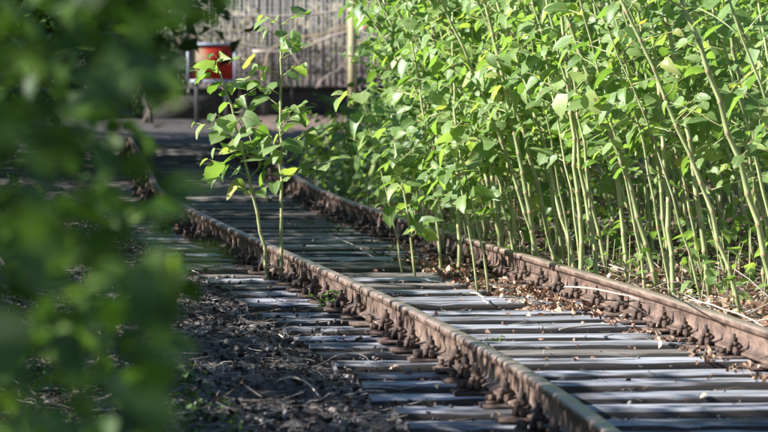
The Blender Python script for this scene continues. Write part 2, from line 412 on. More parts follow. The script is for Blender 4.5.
def sleeper_mesh(seed):
    r = np.random.default_rng(seed)
    n = 26
    xs = np.linspace(-1.3, 1.3, n)
    prof = np.array([[-.116, -.15], [-.118, -.04], [-.114, -.010], [-.102, 0.0], [-.05, 0.002], [.0, .003], [.05, 0.002], [.102, 0], [.114, -.010], [.118, -.04], [.116, -.15]])
    k = len(prof)
    V = np.zeros((n, k, 3)); V[:, :, 0] = xs[:, None]; V[:, :, 1] = prof[:, 0]; V[:, :, 2] = prof[:, 1]
    e = r.random()*50
    edge = vnoise(xs*5 + e, np.zeros(n), seed)
    V[:, :5, 1] += (edge[:, None]-.5)*.009; V[:, 6:, 1] += (vnoise(xs*5 + e, np.ones(n)*9, seed)[:, None]-.5)*.009
    V[:, 2:9, 2] += (vnoise(xs[:, None]*4 + e, prof[None, 2:9, 0]*25 + 3, seed) - .6)*.010
    # chipped edges
    for _ in range(5):
        c = r.uniform(-1.25, 1.25); s = r.choice([0, 1])
        wgt = np.exp(-((xs-c)/.06)**2)*r.uniform(.006, .016)
        V[:, (2 if s else 8), 2] -= wgt; V[:, (3 if s else 7), 2] -= wgt*.7
    V[0, :, 0] += r.uniform(-.015, .015, k); V[-1, :, 0] += r.uniform(-.015, .015, k)
    F = []
    for i in range(n-1):
        for j in range(k-1):
            F.append([i*k+j, (i+1)*k+j, (i+1)*k+j+1, i*k+j+1])
    F = np.array(F)[:, ::-1].reshape(n-1, k-1, 4)
    g = Geo(); g.add(V.reshape(-1, 3), F[:, 2:8].reshape(-1, 4)); g.n = 0; g.add(np.zeros((0, 3)), F[:, [0, 1, 8, 9]].reshape(-1, 4), 1); g.n = n*k
    for en, rev in ((0, False), (n-1, True)):
        ff = [[en*k, en*k+j, en*k+j+1] for j in range(1, k-1)]
        g.add(np.zeros((0, 3)), np.zeros((0, 3), int))
        F2 = np.array(ff); F2 = F2 if not rev else F2[:, ::-1]
        g.F.append(F2); g.M.append(np.zeros(len(F2)))
    return g.mesh('sleeper', [M_SLEEPER, M_SLSIDE])
SLEEPERS = [sleeper_mesh(i) for i in range(10)]
M_SLBROWN = mottled('dark_brown_timber', [(0.3, (0.065, 0.056, 0.048)), (0.5, (0.18, 0.16, 0.142)), (0.75, (0.34, 0.315, 0.29))], (2.5, 18, 18), 0.85, 0.4, obj_rand=0.3, spec=0.2)  # darker, browner sleeper tops, more frequent with depth
BROWN_SLEEPERS = []
for m_ in SLEEPERS:
    c_ = m_.copy(); c_.materials[0] = M_SLBROWN; BROWN_SLEEPERS.append(c_)

def hexnut(g, c, r, h, k=6, rot=0.3, m=0):
    a = np.arange(k)*2*math.pi/k + rot
    P = np.c_[np.cos(a)*r, np.sin(a)*r]
    V = np.r_[np.c_[P, np.zeros(k)], np.c_[P, np.full(k, h*.85)], np.c_[P*.8, np.full(k, h)]] + np.array(c)
    F = [[i, (i+1) % k, k+(i+1) % k, k+i] for i in range(k)] + [[k+i, k+(i+1) % k, 2*k+(i+1) % k, 2*k+i] for i in range(k)]
    g.add(V, F, m); g.add(V[2*k:], [[0, i, i+1] for i in range(1, k-1)], m)

# K-type fastening in the plate's own frame: rail along +y, x across the rail
def plate_mesh():
    g = Geo()
    g.box((0, 0, .009), (.36, .16, .018))
    for s in (-1, 1):
        g.box((s*.075, 0, .034), (.022, .15, .034))          # ribs beside the rail foot
        g.box((s*.075, .055, .052), (.026, .03, .012)); g.box((s*.075, -.055, .052), (.026, .03, .012))
    return g.mesh('base_plate', [M_IRON], False)
def clip_mesh():
    g = Geo()                                               # clamp: from rib over the rail foot, arched
    pts = [(.100, .020), (.098, .058), (.082, .072), (.052, .068), (.040, .050)]
    w = .048
    for (x0, z0), (x1, z1) in zip(pts[:-1], pts[1:]):
        t = .011; L = math.hypot(x1-x0, z1-z0); nx, nz = -(z1-z0)/L*t, (x1-x0)/L*t
        P = []
        for yy in (-w/2, w/2): P += [(x0-nx, yy, z0-nz), (x1-nx, yy, z1-nz), (x1+nx, yy, z1+nz), (x0+nx, yy, z0+nz)]
        g.add(P, [[0,1,2,3],[7,6,5,4],[0,4,5,1],[1,5,6,2],[2,6,7,3],[3,7,4,0]])
    return g.mesh('clamp', [M_IRON], False)
def bolt_mesh():
    g = Geo()
    g.tube([(0, 0, .03), (0, 0, .145)], .011, 8)
    hexnut(g, (0, 0, .082), .027, .010, 10, 0)              # spring washer
    hexnut(g, (0, 0, .093), .024, .030)
    return g.mesh('clamp_bolt', [M_IRON], False)
def screw_mesh():
    g = Geo()
    hexnut(g, (0, 0, .018), .031, .010, 10, 0)
    g.box((0, 0, .042), (.030, .030, .030), rz=.5)
    return g.mesh('coach_screw', [M_IRON], False)
ME_PLATE, ME_CLIP, ME_BOLT, ME_SCREW = plate_mesh(), clip_mesh(), bolt_mesh(), screw_mesh()
for m_ in (ME_BOLT, ME_SCREW): m_.transform(Matrix.Diagonal((.88, .88, .9, 1)))
def fastening_joined():
    g = Geo()
    def put(me, mat):
        n = len(me.vertices); V = np.zeros(n*3); me.vertices.foreach_get('co', V); V = V.reshape(-1, 3)
        F = np.zeros(len(me.loops), int); me.loops.foreach_get('vertex_index', F)
        mm = np.array(mat); g.add(V @ mm[:3, :3].T + mm[:3, 3], F.reshape(-1, 3))
    put(ME_PLATE, Matrix())
    for s in (0, math.pi):
        R = Matrix.Rotation(s, 4, 'Z'); put(ME_CLIP, R); put(ME_BOLT, R @ Matrix.Translation((.075, 0, 0)))
        for yy in (-.045, .045): put(ME_SCREW, R @ Matrix.Translation((.14, yy, 0)))
    return g.mesh('fastening', [M_IRON], False)
ME_FAST = fastening_joined()

d = 2.0; k = 0
sleeper_ds = []
while d < 61:
    a = math.atan(-slope(d))                                # track heading, + turns left
    c = Vector((float(xc(d)), d, 0))
    jz = rng.normal(0, .004); ja = rng.normal(0, .008)
    Mw = Matrix.Translation(c + Vector((rng.normal(0, .02), 0, jz - .003))) @ Matrix.Rotation(a + ja, 4, 'Z')
    s = obj('sleeper', (BROWN_SLEEPERS if rng.random() < np.interp(d, [24, 30, 34], [.04, .6, 1]) else SLEEPERS)[int(rng.integers(10))], track, TI @ Mw)
    if 11.5 < d < 75:
        for side in (-1, 1):
            loc = Matrix.Translation((side*.7525, 0, .004 - jz))
            if d < 31:
                obj('base_plate', ME_PLATE, s, loc)
                for q in (0, math.pi):
                    R = loc @ Matrix.Rotation(q, 4, 'Z')
                    if rng.random() < .06: continue
                    obj('clamp', ME_CLIP, s, R)
                    obj('clamp_bolt', ME_BOLT, s, R @ Matrix.Translation((.075, 0, rng.normal(0, .006))) @ Matrix.Rotation(rng.uniform(0, 3), 4, 'Z'))
                    for yy in (-.045, .045):
                        if rng.random() < .8:
                            obj('coach_screw', ME_SCREW, s, R @ Matrix.Translation((.14, yy, rng.uniform(-.004, .008))) @ Matrix.Rotation(rng.uniform(0, 3), 4, 'Z'))
            else:
                obj('fastening', ME_FAST, s, loc)
    sleeper_ds.append(d)
    d += PITCH_S * math.cos(a) + rng.normal(0, .022); k += 1
sleeper_ds = np.array(sleeper_ds)

def build_rail(side, label):
    ds = np.arange(-6, 61.6, 0.25)
    C = np.c_[xc(ds), ds]
    T = np.gradient(C, axis=0); T /= np.linalg.norm(T, axis=1, keepdims=True)
    Nn = np.c_[T[:, 1], -T[:, 0]]
    P = C + side*.7525*Nn
    prof = [(-.0625, 0), (-.0625, .010), (-.050, .014), (-.014, .024), (-.008, .034), (-.007, .100), (-.012, .110), (-.0335, .117), (-.0335, .139), (-.030, .147), (-.020, .1505), (.020, .1505), (.030, .147), (.0335, .139), (.0335, .117), (.012, .110), (.007, .100), (.008, .034), (.014, .024), (.050, .014), (.0625, .010), (.0625, 0)]
    prof = np.array(prof); kk = len(prof); n = len(ds)
    V = np.zeros((n, kk, 3))
    V[:, :, 0] = P[:, None, 0] + prof[:, 0]*Nn[:, None, 0]; V[:, :, 1] = P[:, None, 1] + prof[:, 0]*Nn[:, None, 1]; V[:, :, 2] = prof[:, 1] + .022
    F, MI = [], []
    for j in range(kk):
        j2 = (j+1) % kk
        i = np.arange(n-1)
        F.append(np.stack([i*kk+j, i*kk+j2, (i+1)*kk+j2, (i+1)*kk+j], -1)); MI.append(np.full(n-1, 1 if 8 <= j <= 12 else 0))
    V = V.reshape(-1, 3) - np.array(track.location)
    me = mesh_tri('rail', V, np.concatenate(F), [M_RAIL, M_HEAD], np.concatenate(MI), smooth=False)
    o = obj('rail', me, track); o['label'] = label
build_rail(-1, 'rusty rail nearer the camera with shaded web')
build_rail(1, 'sunlit pinkish brown rail beside the knotweed thicket')

# ------------------------------------------------------------------ loose ground cover: stones, litter, stalks (too many to count)
def leaf_template(w=.36, fold=.10, droop=.25, seed=0, rows=(0, .08, .28, .52, .78, 1.0), wid=(0, .78, 1.0, .88, .48, 0), cols=2):
    """ovate leaf along +y, unit length, normal +z; few triangles"""
    r = np.random.default_rng(seed)
    V, idx = [], []
    for t, wd in zip(rows, wid):
        z0 = -droop*t*t
        if wd == 0:
            idx.append([len(V)]); V.append((0, t, z0)); continue
        jl, jr = r.uniform(.86, 1.12, 2)
        row = []
        for sgn, jj in ((-1, jl), (0, 1), (1, jr)):
            row.append(len(V)); V.append((sgn*w*wd*jj, t - abs(sgn)*(.06 if t < .2 else -.02), z0 + abs(sgn)*fold*wd + (r.uniform(-.03, .03) if sgn else 0)))
        idx.append(row)
    F = []
    for a, b in zip(idx[:-1], idx[1:]):
        if len(a) == 1: F += [(a[0], b[1], b[0]), (a[0], b[2], b[1])]
        elif len(b) == 1: F += [(a[0], a[1], b[0]), (a[1], a[2], b[0])]
        else:
            for q in (0, 1): F += [(a[q], a[q+1], b[q+1]), (a[q], b[q+1], b[q])]
    return np.array(V), np.array(F)

def rot_mats(az, el, roll):
    """(n,3,3): leaf +y axis to heading az (0 = +y, + = clockwise) raised by el, then rolled about its own axis"""
    ca, sa, ce, se, cr, sr = np.cos(az), np.sin(az), np.cos(el), np.sin(el), np.cos(roll), np.sin(roll)
    y = np.stack([sa*ce, ca*ce, se], -1)
    x0 = np.stack([ca, -sa, np.zeros_like(ca)], -1)
    z0 = np.cross(x0, y)
    x = x0*cr[:, None] + z0*sr[:, None]
    z = np.cross(x, y)
    return np.stack([x, y, z], -1)

def scatter(temp, P, R, S):
    """joined copies of a template: P (n,3), R (n,3,3), S (n,) or (n,3)"""
    V, F = temp
    S = np.asarray(S, float)
    S3 = S[:, None, None] if S.ndim == 1 else S[:, None, :]
    W_ = np.einsum('nij,nkj->nki', R, V[None]*S3) + P[:, None]
    FF = (F[None] + (np.arange(len(P))*len(V))[:, None, None]).reshape(-1, F.shape[1])
    return W_.reshape(-1, 3), FF

def stone_temp(seed):
    r = np.random.default_rng(seed)
    t = (1+5**.5)/2
    V = np.array([(-1,t,0),(1,t,0),(-1,-t,0),(1,-t,0),(0,-1,t),(0,1,t),(0,-1,-t),(0,1,-t),(t,0,-1),(t,0,1),(-t,0,-1),(-t,0,1)], float)
    V /= np.linalg.norm(V[0]); V *= r.uniform(.65, 1.2, (12, 1)); V[:, 2] *= .7
    F = np.array([(0,11,5),(0,5,1),(0,1,7),(0,7,10),(0,10,11),(1,5,9),(5,11,4),(11,10,2),(10,7,6),(7,1,8),(3,9,4),(3,4,2),(3,2,6),(3,6,8),(3,8,9),(4,9,5),(2,4,11),(6,2,10),(8,6,7),(9,8,1)])
    return V, F
def stalk_temp(seed, bends=4, rad=.014, k=3):
    r = np.random.default_rng(seed)
    P = np.zeros((bends, 3)); P[:, 1] = np.linspace(0, 1, bends); P[1:, 0] = np.cumsum(r.normal(0, .10, bends-1)); P[1:, 2] = np.cumsum(r.normal(0, .05, bends-1))
    g = Geo(); g.tube(P, np.linspace(rad, rad*.6, bends), k, cap=False)
    return np.concatenate(g.V), np.concatenate(g.F)

def not_on_rail(x, y, lim=.10):
    o = np.abs(np.abs(x - xc(y)) - .7525)
    return o > lim
def surface(x, y):
    """ground or sleeper top, whichever is higher"""
    z = gz(x, y)
    i = np.clip(np.searchsorted(sleeper_ds, y), 1, len(sleeper_ds)-1)
    dd = np.minimum(np.abs(sleeper_ds[i]-y), np.abs(sleeper_ds[i-1]-y))
    on = (dd < .13) & (np.abs(x - xc(y)) < 1.3)
    return np.where(on, np.maximum(z, .002), z), on

def pick_xy(n, y0, y1, o0, o1, power=1.0):
    """points along the track, denser near the camera"""
    y = y0 + (y1-y0)*rng.random(n)**power
    return xc(y) + rng.uniform(o0, o1, n), y

def stuff(name, temps, mat, n, region, size, label, flat=.35, lift=.004, mask=None, keep_on=1.0, squash=None):
    x, y = pick_xy(n, *region)
    ok = not_on_rail(x, y)
    if mask is not None: ok &= mask(x, y)
    z, on = surface(x, y)
    ok &= (~on) | (rng.random(n) < keep_on)
    x, y, z = x[ok], y[ok], z[ok]; n = len(x)
    R = rot_mats(rng.uniform(0, 2*math.pi, n), rng.normal(0, flat, n), rng.normal(0, flat*1.6, n))
    S = size[0] * np.exp(np.clip(rng.normal(0, size[1], n), -9, 1.5*size[1]))
    Vs, Fs, off = [], [], 0
    which = rng.integers(0, len(temps), n)
    for t, tm in enumerate(temps):
        q = which == t
        if not q.any(): continue
        s = S[q]
        if squash is not None: s = s[:, None]*rng.uniform(*squash, (q.sum(), 3))
        V, F = scatter(tm, np.c_[x, y, z + lift][q], R[q], s)
        Vs.append(V); Fs.append(F + off); off += len(V)
    me = mesh_tri(name, np.concatenate(Vs), np.concatenate(Fs), [mat], smooth=False)
    return tag(obj(name, me), label, kind='stuff')

M_STONE = leaf_mat('ballast_stone', [(0.0, (0.05, 0.045, 0.045)), (0.6, (0.14, 0.125, 0.12)), (0.92, (0.2, 0.18, 0.17)), (1.0, (0.32, 0.30, 0.29))], 0.0, 0.7)
stones = [stone_temp(i) for i in range(6)]
drytemps = [leaf_template(.38, f, dr, i, (0, .3, .7, 1), (0, 1, .75, 0)) for i, (f, dr) in enumerate([(.25, .4), (.4, -.3), (.1, .5), (-.3, .5), (.5, .2)])]
stalks = [stalk_temp(i) for i in range(6)] + [stalk_temp(i+9, 5, .010, 3) for i in range(4)]

stuff('ballast', stones, M_STONE, 9000, (12, 44, -1.35, 1.35, 1.5), (.016, .35), 'small grey ballast stones lying between the sleepers', 1.0, 0.002, keep_on=.012, squash=(.7, 1.3))
stuff('ballast_heap', stones, M_STONE, 7000, (13, 34, -3.2, -1.0, 1.4), (.011, .5), 'dark clinker and stones heaped beside the sleeper ends', 1.0, 0.0, keep_on=.12, squash=(.7, 1.3))
stuff('dark_litter', drytemps, M_DARKLIT, 24000, (12.5, 36, -3.2, -1.0, 1.4), (.026, .45), 'dark rotting leaves beside the track', .5, .006, keep_on=.10)
stuff('dead_leaves', drytemps, M_DRY, 6500, (13, 46, -1.25, .66, 1.2), (.020, .4), 'small dry leaf scraps strewn between the rails', .5, .003, keep_on=.16)
stuff('leaf_litter', drytemps, M_DRY, 26000, (16, 40, .88, 4.0, 1.5), (.042, .45), 'curled brown dead leaves under the knotweed thicket', .65, .012)
stuff('leaf_drift', drytemps, M_DRY, 3000, (23.0, 28.5, .25, .68, 1.0), (.026, .5), 'drift of dry leaves against the sunlit rail', .45, .012, keep_on=.75)
stuff('leaf_scraps', drytemps, M_DRY, 2600, (15, 30, .50, .68, 1.0), (.024, .45), 'dry leaf scraps caught among the rail fastenings', .65, .012, keep_on=.7)
stuff('broken_stalks', stalks, M_STRAW, 9000, (12.5, 36, -3.2, -1.05, 1.3), (.10, .55), 'pale broken stalks strewn over the dark ground', .18, .022, keep_on=.25)
stuff('track_stalks', stalks, M_STRAW, 2600, (13, 45, -1.1, 1.1, 1.2), (.10, .5), 'thin pale stalks strewn across the sleepers', .10, .010, keep_on=.35)
stuff('thicket_stalks', stalks, M_STRAW, 5500, (16, 40, .9, 4.0, 1.4), (.22, .5), 'straw coloured dead stalks under the thicket', .22, .04)
cover_t = [leaf_template(.4, .1, .3, i, (0, .35, .75, 1), (0, 1, .7, 0)) for i in range(3)]
stuff('ground_cover', cover_t, M_WEED, 9000, (14.2, 21, -3.6, -2.0, 1.0), (.018, .4), 'small green creeping weeds at the left of the cinder strip', .8, .015, mask=lambda x, y: vnoise(x*3, y*1.5, 21) > .42)
stuff('ground_cover', cover_t, M_WEED, 900, (28, 40, .15, .6, 1.0), (.022, .4), 'sparse green seedlings along the shaded far rail', .8, .015, mask=lambda x, y: vnoise(x*4, y*2, 22) > .5)

# ------------------------------------------------------------------ knotweed
LEAFV = [leaf_template(w, f, dr, i, (0, .05, .2, .4, .6, .8, .92, 1.0), (0, .62, .97, 1.0, .84, .5, .2, 0)) for i, (w, f, dr) in enumerate([(.40, .10, .22), (.36, .14, .35), (.42, .06, .12), (.38, .18, .30), (.34, .10, .45), (.43, .03, .28), (.30, .2, .5), (.40, -.06, .3), (.37, .12, .15)])]
LEAFLOW = [leaf_template(w, f, dr, i+20, (0, .1, .45, .8, 1), (0, .8, 1, .5, 0)) for i, (w, f, dr) in enumerate([(.40, .10, .22), (.36, .14, .4), (.42, .04, .2)])]
LEAFMIN = [leaf_template(w, f, dr, i+30, (0, .3, .7, 1), (0, 1, .72, 0)) for i, (w, f, dr) in enumerate([(.42, .10, .22), (.38, .14, .4), (.44, .04, .2)])]
ME_LEAF = [mesh_tri('leaf', V, F, [M_LEAF_NEAR]) for V, F in LEAFV]
PHI_SUN = math.atan2(to_sun.x, to_sun.y)

def stem_path(H, lean, r0, wig=.02, step=.17):
    """points up a cane from (0,0,0), lean = (dx,dy) at the top of 1 m, straightening outward"""
    n = max(4, int(H/step))
    t = np.linspace(0, 1, n)
    z = t*H
    cur = .75 + .5*t
    P = np.c_[lean[0]*z*cur, lean[1]*z*cur, z]
    zig = np.where(np.arange(n) % 2 == 0, 1, -1)*wig*.25
    P[1:, 0] += zig[1:]*.6 + rng.normal(0, wig*.25, n-1); P[1:, 1] += rng.normal(0, wig*.3, n-1)
    R = r0*(1 - .5*t)
    return P, R

def stem_geo(P, R, k=7):
    """cane with swollen red joints"""
    g = Geo()
    Q, RR, MI = [], [], []
    n = len(P)
    for i in range(n):
        T = P[min(i+1, n-1)] - P[max(i-1, 0)]; T = T/np.linalg.norm(T)
        if 0 < i < n-1:
            Q += [P[i] - T*.010, P[i] - T*.003, P[i] + T*.003, P[i] + T*.012]
            RR += [R[i], R[i]*1.2, R[i]*1.18, R[i]*.98]; MI += [0, 1, 1, 0]
        else:
            Q.append(P[i]); RR.append(R[i]); MI.append(0)
    g.tube(np.array(Q), np.array(RR), k, MI[:-1])
    return g

def branch_path(p0, az, L, el0, seg=6):
    t = np.linspace(0, 1, seg+1)
    el = el0 + (0.05 - el0)*t*.75
    D = np.c_[np.sin(az)*np.cos(el), np.cos(az)*np.cos(el), np.sin(el)]
    P = np.r_[[p0], p0 + np.cumsum(D[:-1]*L/seg, axis=0)]
    perp = np.array([np.cos(az), -np.sin(az), 0])
    P += perp*(np.where(np.arange(seg+1) % 2 == 0, -1, 1)*.012)[:, None]*np.r_[0, np.ones(seg)][:, None]
    return P

SUNV = np.array(to_sun)
def sun_mats(az, el):
    """leaf frames: blades turned loosely towards the light and the open sky"""
    n = len(az)
    nrm = np.array([0, 0, .62]) + SUNV*.55 + np.array([0, -.12, 0]) + rng.normal(0, .42, (n, 3))
    nrm /= np.linalg.norm(nrm, axis=1, keepdims=True)
    y = np.stack([np.sin(az)*np.cos(el), np.cos(az)*np.cos(el), np.sin(el)], -1)
    y -= nrm*(y*nrm).sum(1, keepdims=True)
    y /= np.linalg.norm(y, axis=1, keepdims=True) + 1e-9
    x = np.cross(y, nrm)
    return np.stack([x, y, nrm], -1)

def branch_leaves(P, az, size, every=1):
    """leaf frames alternately along a branch; returns positions, rotations, sizes"""
    pos, A, E, Ro, S = [], [], [], [], []
    n = len(P)
    for i in range(1, n, every):
        sgn = 1 if i % 2 else -1
        a = az + sgn*rng.uniform(.6, 1.2) if i < n-1 else az + rng.normal(0, .3)
        pos.append(P[i] + np.array([math.sin(a), math.cos(a), .3])*.012)
        A.append(a); E.append(rng.normal(-.42, .42)); Ro.append(rng.normal(0, .60))
        S.append(size*rng.uniform(.55, 1.22)*(.62 if i == n-1 else (.8 + .35*math.sin(math.pi*i/n))))
    return np.array(pos), sun_mats(np.array(A), np.array(E)), np.array(S)

def plan_cane(H, lean, r0, z_first, bl=(.25, .6), leaf=.105, dens=1.0, wig=.02, step=.15, az_pref=None, nb=.3):
    P, R = stem_path(H, lean, r0, wig, step)
    br = []
    side = rng.uniform(0, 6.28)
    for i in range(1, len(P)):
        if P[i, 2] < z_first: continue
        f = (P[i, 2]-z_first)/max(.3, H-z_first)
        for _ in range(1 if rng.random() > nb else 2):
            if rng.random() > dens*(.55 + .6*f): continue
            side += math.pi*.8 + rng.normal(0, .5)
            az = side if az_pref is None or rng.random() < .4 else az_pref + rng.normal(0, .9)
            L = rng.uniform(*bl)*(1.1 - .55*f)
            bp = branch_path(P[i], az, L, rng.uniform(.25, .9), int(np.clip(L/.06, 3, 10)))
            br.append((bp, az) + branch_leaves(bp, az, leaf*rng.uniform(.8, 1.15)))
    # top leaves
    tp = P[-3:]
    br.append((tp, side) + branch_leaves(tp, side, leaf*.7))
    return P, R, br

def put_cane(base, plan, label, group=None, individual=True, name='knotweed_cane', vis_top=2.4, k=7):
    P, R, br = plan
    root = empty(name, Vector(base), label, 'plant', group)
    g = stem_geo(P, R, k)
    up = Geo()
    upV, upF, off = [], [], 0
    if individual:
        g.build('stem', [M_CANE, M_NODE], root)
        for bp, az, lp, lr, ls in br:
            if len(lp) == 0: continue
            if bp[0, 2] > vis_top or len(bp) == 3:
                if len(bp) != 3: up.tube(bp, np.linspace(.005, .002, len(bp)), 4)
                V, F = scatter(LEAFLOW[int(rng.integers(3))], lp, lr, ls); upV.append(V); upF.append(F+off); off += len(V)
                continue
            bg = Geo(); bg.tube(bp, np.linspace(.0048, .0018, len(bp)), 5)
            b = bg.build('branch', [M_TWIG], root)
            for p, r, s in zip(lp, lr, ls):
                mm = Matrix.Identity(4)
                for a in range(3):
                    for c in range(3): mm[a][c] = r[a, c]*s*(1 if c != 2 else 1)
                    mm[a][3] = p[a]
                obj('leaf', ME_LEAF[int(rng.integers(len(ME_LEAF)))], b, mm)
    else:
        for bp, az, lp, lr, ls in br:
            if len(lp) == 0: continue
            if len(bp) != 3: g.tube(bp, np.linspace(.005, .002, len(bp)), 3)
            V, F = scatter(LEAFLOW[int(rng.integers(len(LEAFLOW)))], lp, lr, ls); upV.append(V); upF.append(F+off); off += len(V)
        g.build('stem', [M_CANE, M_NODE], root)
    if upV:
        tag(obj('foliage', mesh_tri('foliage', np.concatenate(upV), np.concatenate(upF), [M_LEAF]), root), kind='stuff')
    if up.n: up.build('upper_branches', [M_TWIG], root)
    return root

def lean_to(base, tx, ty):
    """lean (dx per m) so that the cane passes pixel (tx, ty) at the base's depth; height at that pixel"""
    p = pxd(tx, ty, base[1])
    h = p[2]-base[2]
    return (p[0]-base[0])/h, h

def gbase(x, y, z=0.0):
    b = px(x, y, z); b[2] = float(surface(b[0], b[1])[0]) - .01
    return b

# --- shoots growing in and beside the track, each placed where the photograph shows it
def shoot(bx, by, tx, ty, r0, zf, label, leaf=.10, bl=(.15, .4), dens=1.0, top=None, z=-.02, extra=.06, step=.12):
    b = gbase(bx, by, z) if z < .02 else px(bx, by, z)
    if z >= .02: b[2] = -.03
    lx, h = lean_to(b, tx, ty)
    H = h + extra
    cane = plan_cane(H, (lx/1.1, rng.normal(0, .03)), r0, zf, bl, leaf, dens, .012, step, nb=.95)
    return put_cane(b, cane, label)

shoot(281, 274, 281, 16, .0125, .62, 'tall upright knotweed shoot with sunlit leaves close against the nearer rail', .12, (.2, .42), 2.2, z=.045, step=.10, extra=-.06)
shoot(269, 273, 224, 62, .0125, .58, 'knotweed shoot leaning left in front of the red board', .12, (.2, .42), 2.2, z=.045, step=.10, extra=-.06)
shoot(416, 277, 398, 150, .010, .30, 'short leafy knotweed shoot between the rails, left of the thick cane', .125, (.15, .32), 1.8, extra=.05)
shoot(404, 272, 366, 105, .008, .75, 'thin leaning knotweed shoot, leftmost of those between the rails', .13, (.15, .30), 1.6, extra=.05)
shoot(442, 272, 420, 90, .012, .50, 'pale knotweed cane rising from the dry leaf heap between the rails', .13, (.2, .4), 1.6, extra=.6)
shoot(460, 274, 455, 100, .016, .50, 'thick olive knotweed cane standing between the rails', .13, (.2, .4), 1.6, extra=.6)
shoot(479, 296, 462, 190, .008, .45, 'thin dark knotweed shoot in the middle of the track, left one of two', .12, (.15, .3), 1.3, extra=.25)
shoot(490, 296, 470, 190, .009, .50, 'thin dark knotweed shoot in the middle of the track, right one of two', .12, (.15, .3), 1.3, extra=.25)
shoot(502, 268, 494, 205, .017, .75, 'stout knotweed cane just inside the sunlit rail', .11, (.2, .5), .9, extra=1.4)
shoot(541, 283, 484, 0, .018, .8, 'stout leaning knotweed cane just outside the sunlit rail beside the leaf drift', .12, (.2, .5), .9, extra=.8)

shoot(428, 252, 404, 120, .011, .22, 'leafy knotweed shoot against the far rail, leftmost at the thicket edge', .115, (.2, .4), 1.6, extra=.3)
shoot(446, 259, 425, 110, .012, .25, 'leafy knotweed shoot against the far rail behind the pale cane', .115, (.2, .4), 1.6, extra=.5)
shoot(474, 266, 452, 100, .012, .28, 'leafy knotweed shoot inside the far rail, right of the thick olive cane', .115, (.2, .4), 1.5, extra=.7)
shoot(519, 274, 500, 120, .012, .45, 'slim leafy knotweed shoot at the leaf drift between two stout canes', .11, (.2, .4), 1.3, extra=.8)

# --- the front canes of the thicket that can be told apart
FRONT = [
 ((585, 292), (571, 122), .016, 'upright knotweed cane behind the rail, nearest right of the stout leaning cane'),
 ((660, 294), (563, 0), .017, 'long pale knotweed cane slanting left across the middle of the thicket'),
 ((676, 296), (660, 102), .017, 'straight pale knotweed cane just right of the long slanting one'),
 ((712, 300), (680, 102), .018, 'pale knotweed cane right of the straight one, thickest at its foot'),
 ((745, 312), (645, 40), .015, 'knotweed cane slanting left, second stout one from the right edge'),
 ((786, 330), (690, 5), .019, 'whitish knotweed cane at the right edge slanting strongly left'),
 ((505, 262), (446, 10), .014, 'slender knotweed cane slanting left behind the far rail'),
 ((462, 250), (390, 10), .012, 'slender dark knotweed cane arching at the left edge of the thicket'),
 ((597, 268), (581, 117), .013, 'thin upright knotweed cane in the second row of the thicket'),
 ((535, 262), (520, 60), .015, 'upright knotweed cane behind the stout leaning one'),
 ((628, 280), (606, 90), .015, 'knotweed cane left of the long pale slanting one'),
 ((768, 300), (735, 60), .016, 'knotweed cane in the second row by the right edge'),
]
for (bx, by), (tx, ty), r0, lab in FRONT:
    b = gbase(bx, by, .02)
    lx, h = lean_to(b, tx, ty)
    zf = rng.uniform(.65, .95)
    put_cane(b, plan_cane(rng.uniform(2.5, 3.1), (lx/1.0, rng.normal(-.02, .04)), r0*1.0, zf, (.25, .65), .114, 1.15, az_pref=rng.choice([-.9, .3, 1.4])), lab)

# --- the rest of the thicket
def edge_off(d):
    return np.interp(d, [0, 33, 38, 46, 60, 80], [.98, .98, 1.8, 3.0, 4.1, 4.8])
cand = []
for y in np.arange(16.5, 74, .125):
    for _ in range(2):
        yy = y + rng.uniform(0, .12)
        u = rng.random()
        o = float(edge_off(yy)) + (rng.exponential(.75) if u < .78 else rng.uniform(0, 4.0))
        if o - edge_off(yy) > 3.2: continue
        if rng.random() < np.interp(yy, [22, 28], [.76, .4]) and o - edge_off(yy) < 1.2: continue
        if yy < 24 and o < 1.25 and rng.random() < .75: continue
        cand.append((yy, o, float(xs(yy)) + o))
for y in np.arange(17, 46, .10):                         # deeper rows that close the view
    for _ in range(2):
        o = float(edge_off(y)) + rng.uniform(2.5, 5.0)
        cand.append((y + rng.uniform(0, .1), o, float(xs(y)) + o))
cand = np.array(cand)
xpix = 384 + FPX*cand[:, 2]/cand[:, 0]
score = (cand[:, 0] + 6.0*np.maximum(0, cand[:, 1]-1.6)) + np.where(xpix > 790, 1000, 0)
order = np.argsort(score)
N_THINGS = 225
groups = {
 0: ('leafy green knotweed cane in the middle rows of the thicket', 'knotweed canes in the front rows by the rail'),
 1: ('pale knotweed cane deep in the thicket behind the front rows', 'knotweed canes deep in the thicket'),
 2: ('leafy knotweed cane at the far end of the thicket along the shaded track', 'knotweed canes at the far end of the thicket'),
}
first_row = sorted((i for i in order[:N_THINGS] if cand[i, 0] < 27 and cand[i, 1] - edge_off(cand[i, 0]) < .55), key=lambda i: -xpix[i])
row_no = {int(i): q + 1 for q, i in enumerate(first_row)}
def nth(q): return '%d%s' % (q, 'th' if 10 <= q % 100 <= 20 else {1: 'st', 2: 'nd', 3: 'rd'}.get(q % 10, 'th'))
thV, thF, thM, tho = [], [], [], 0
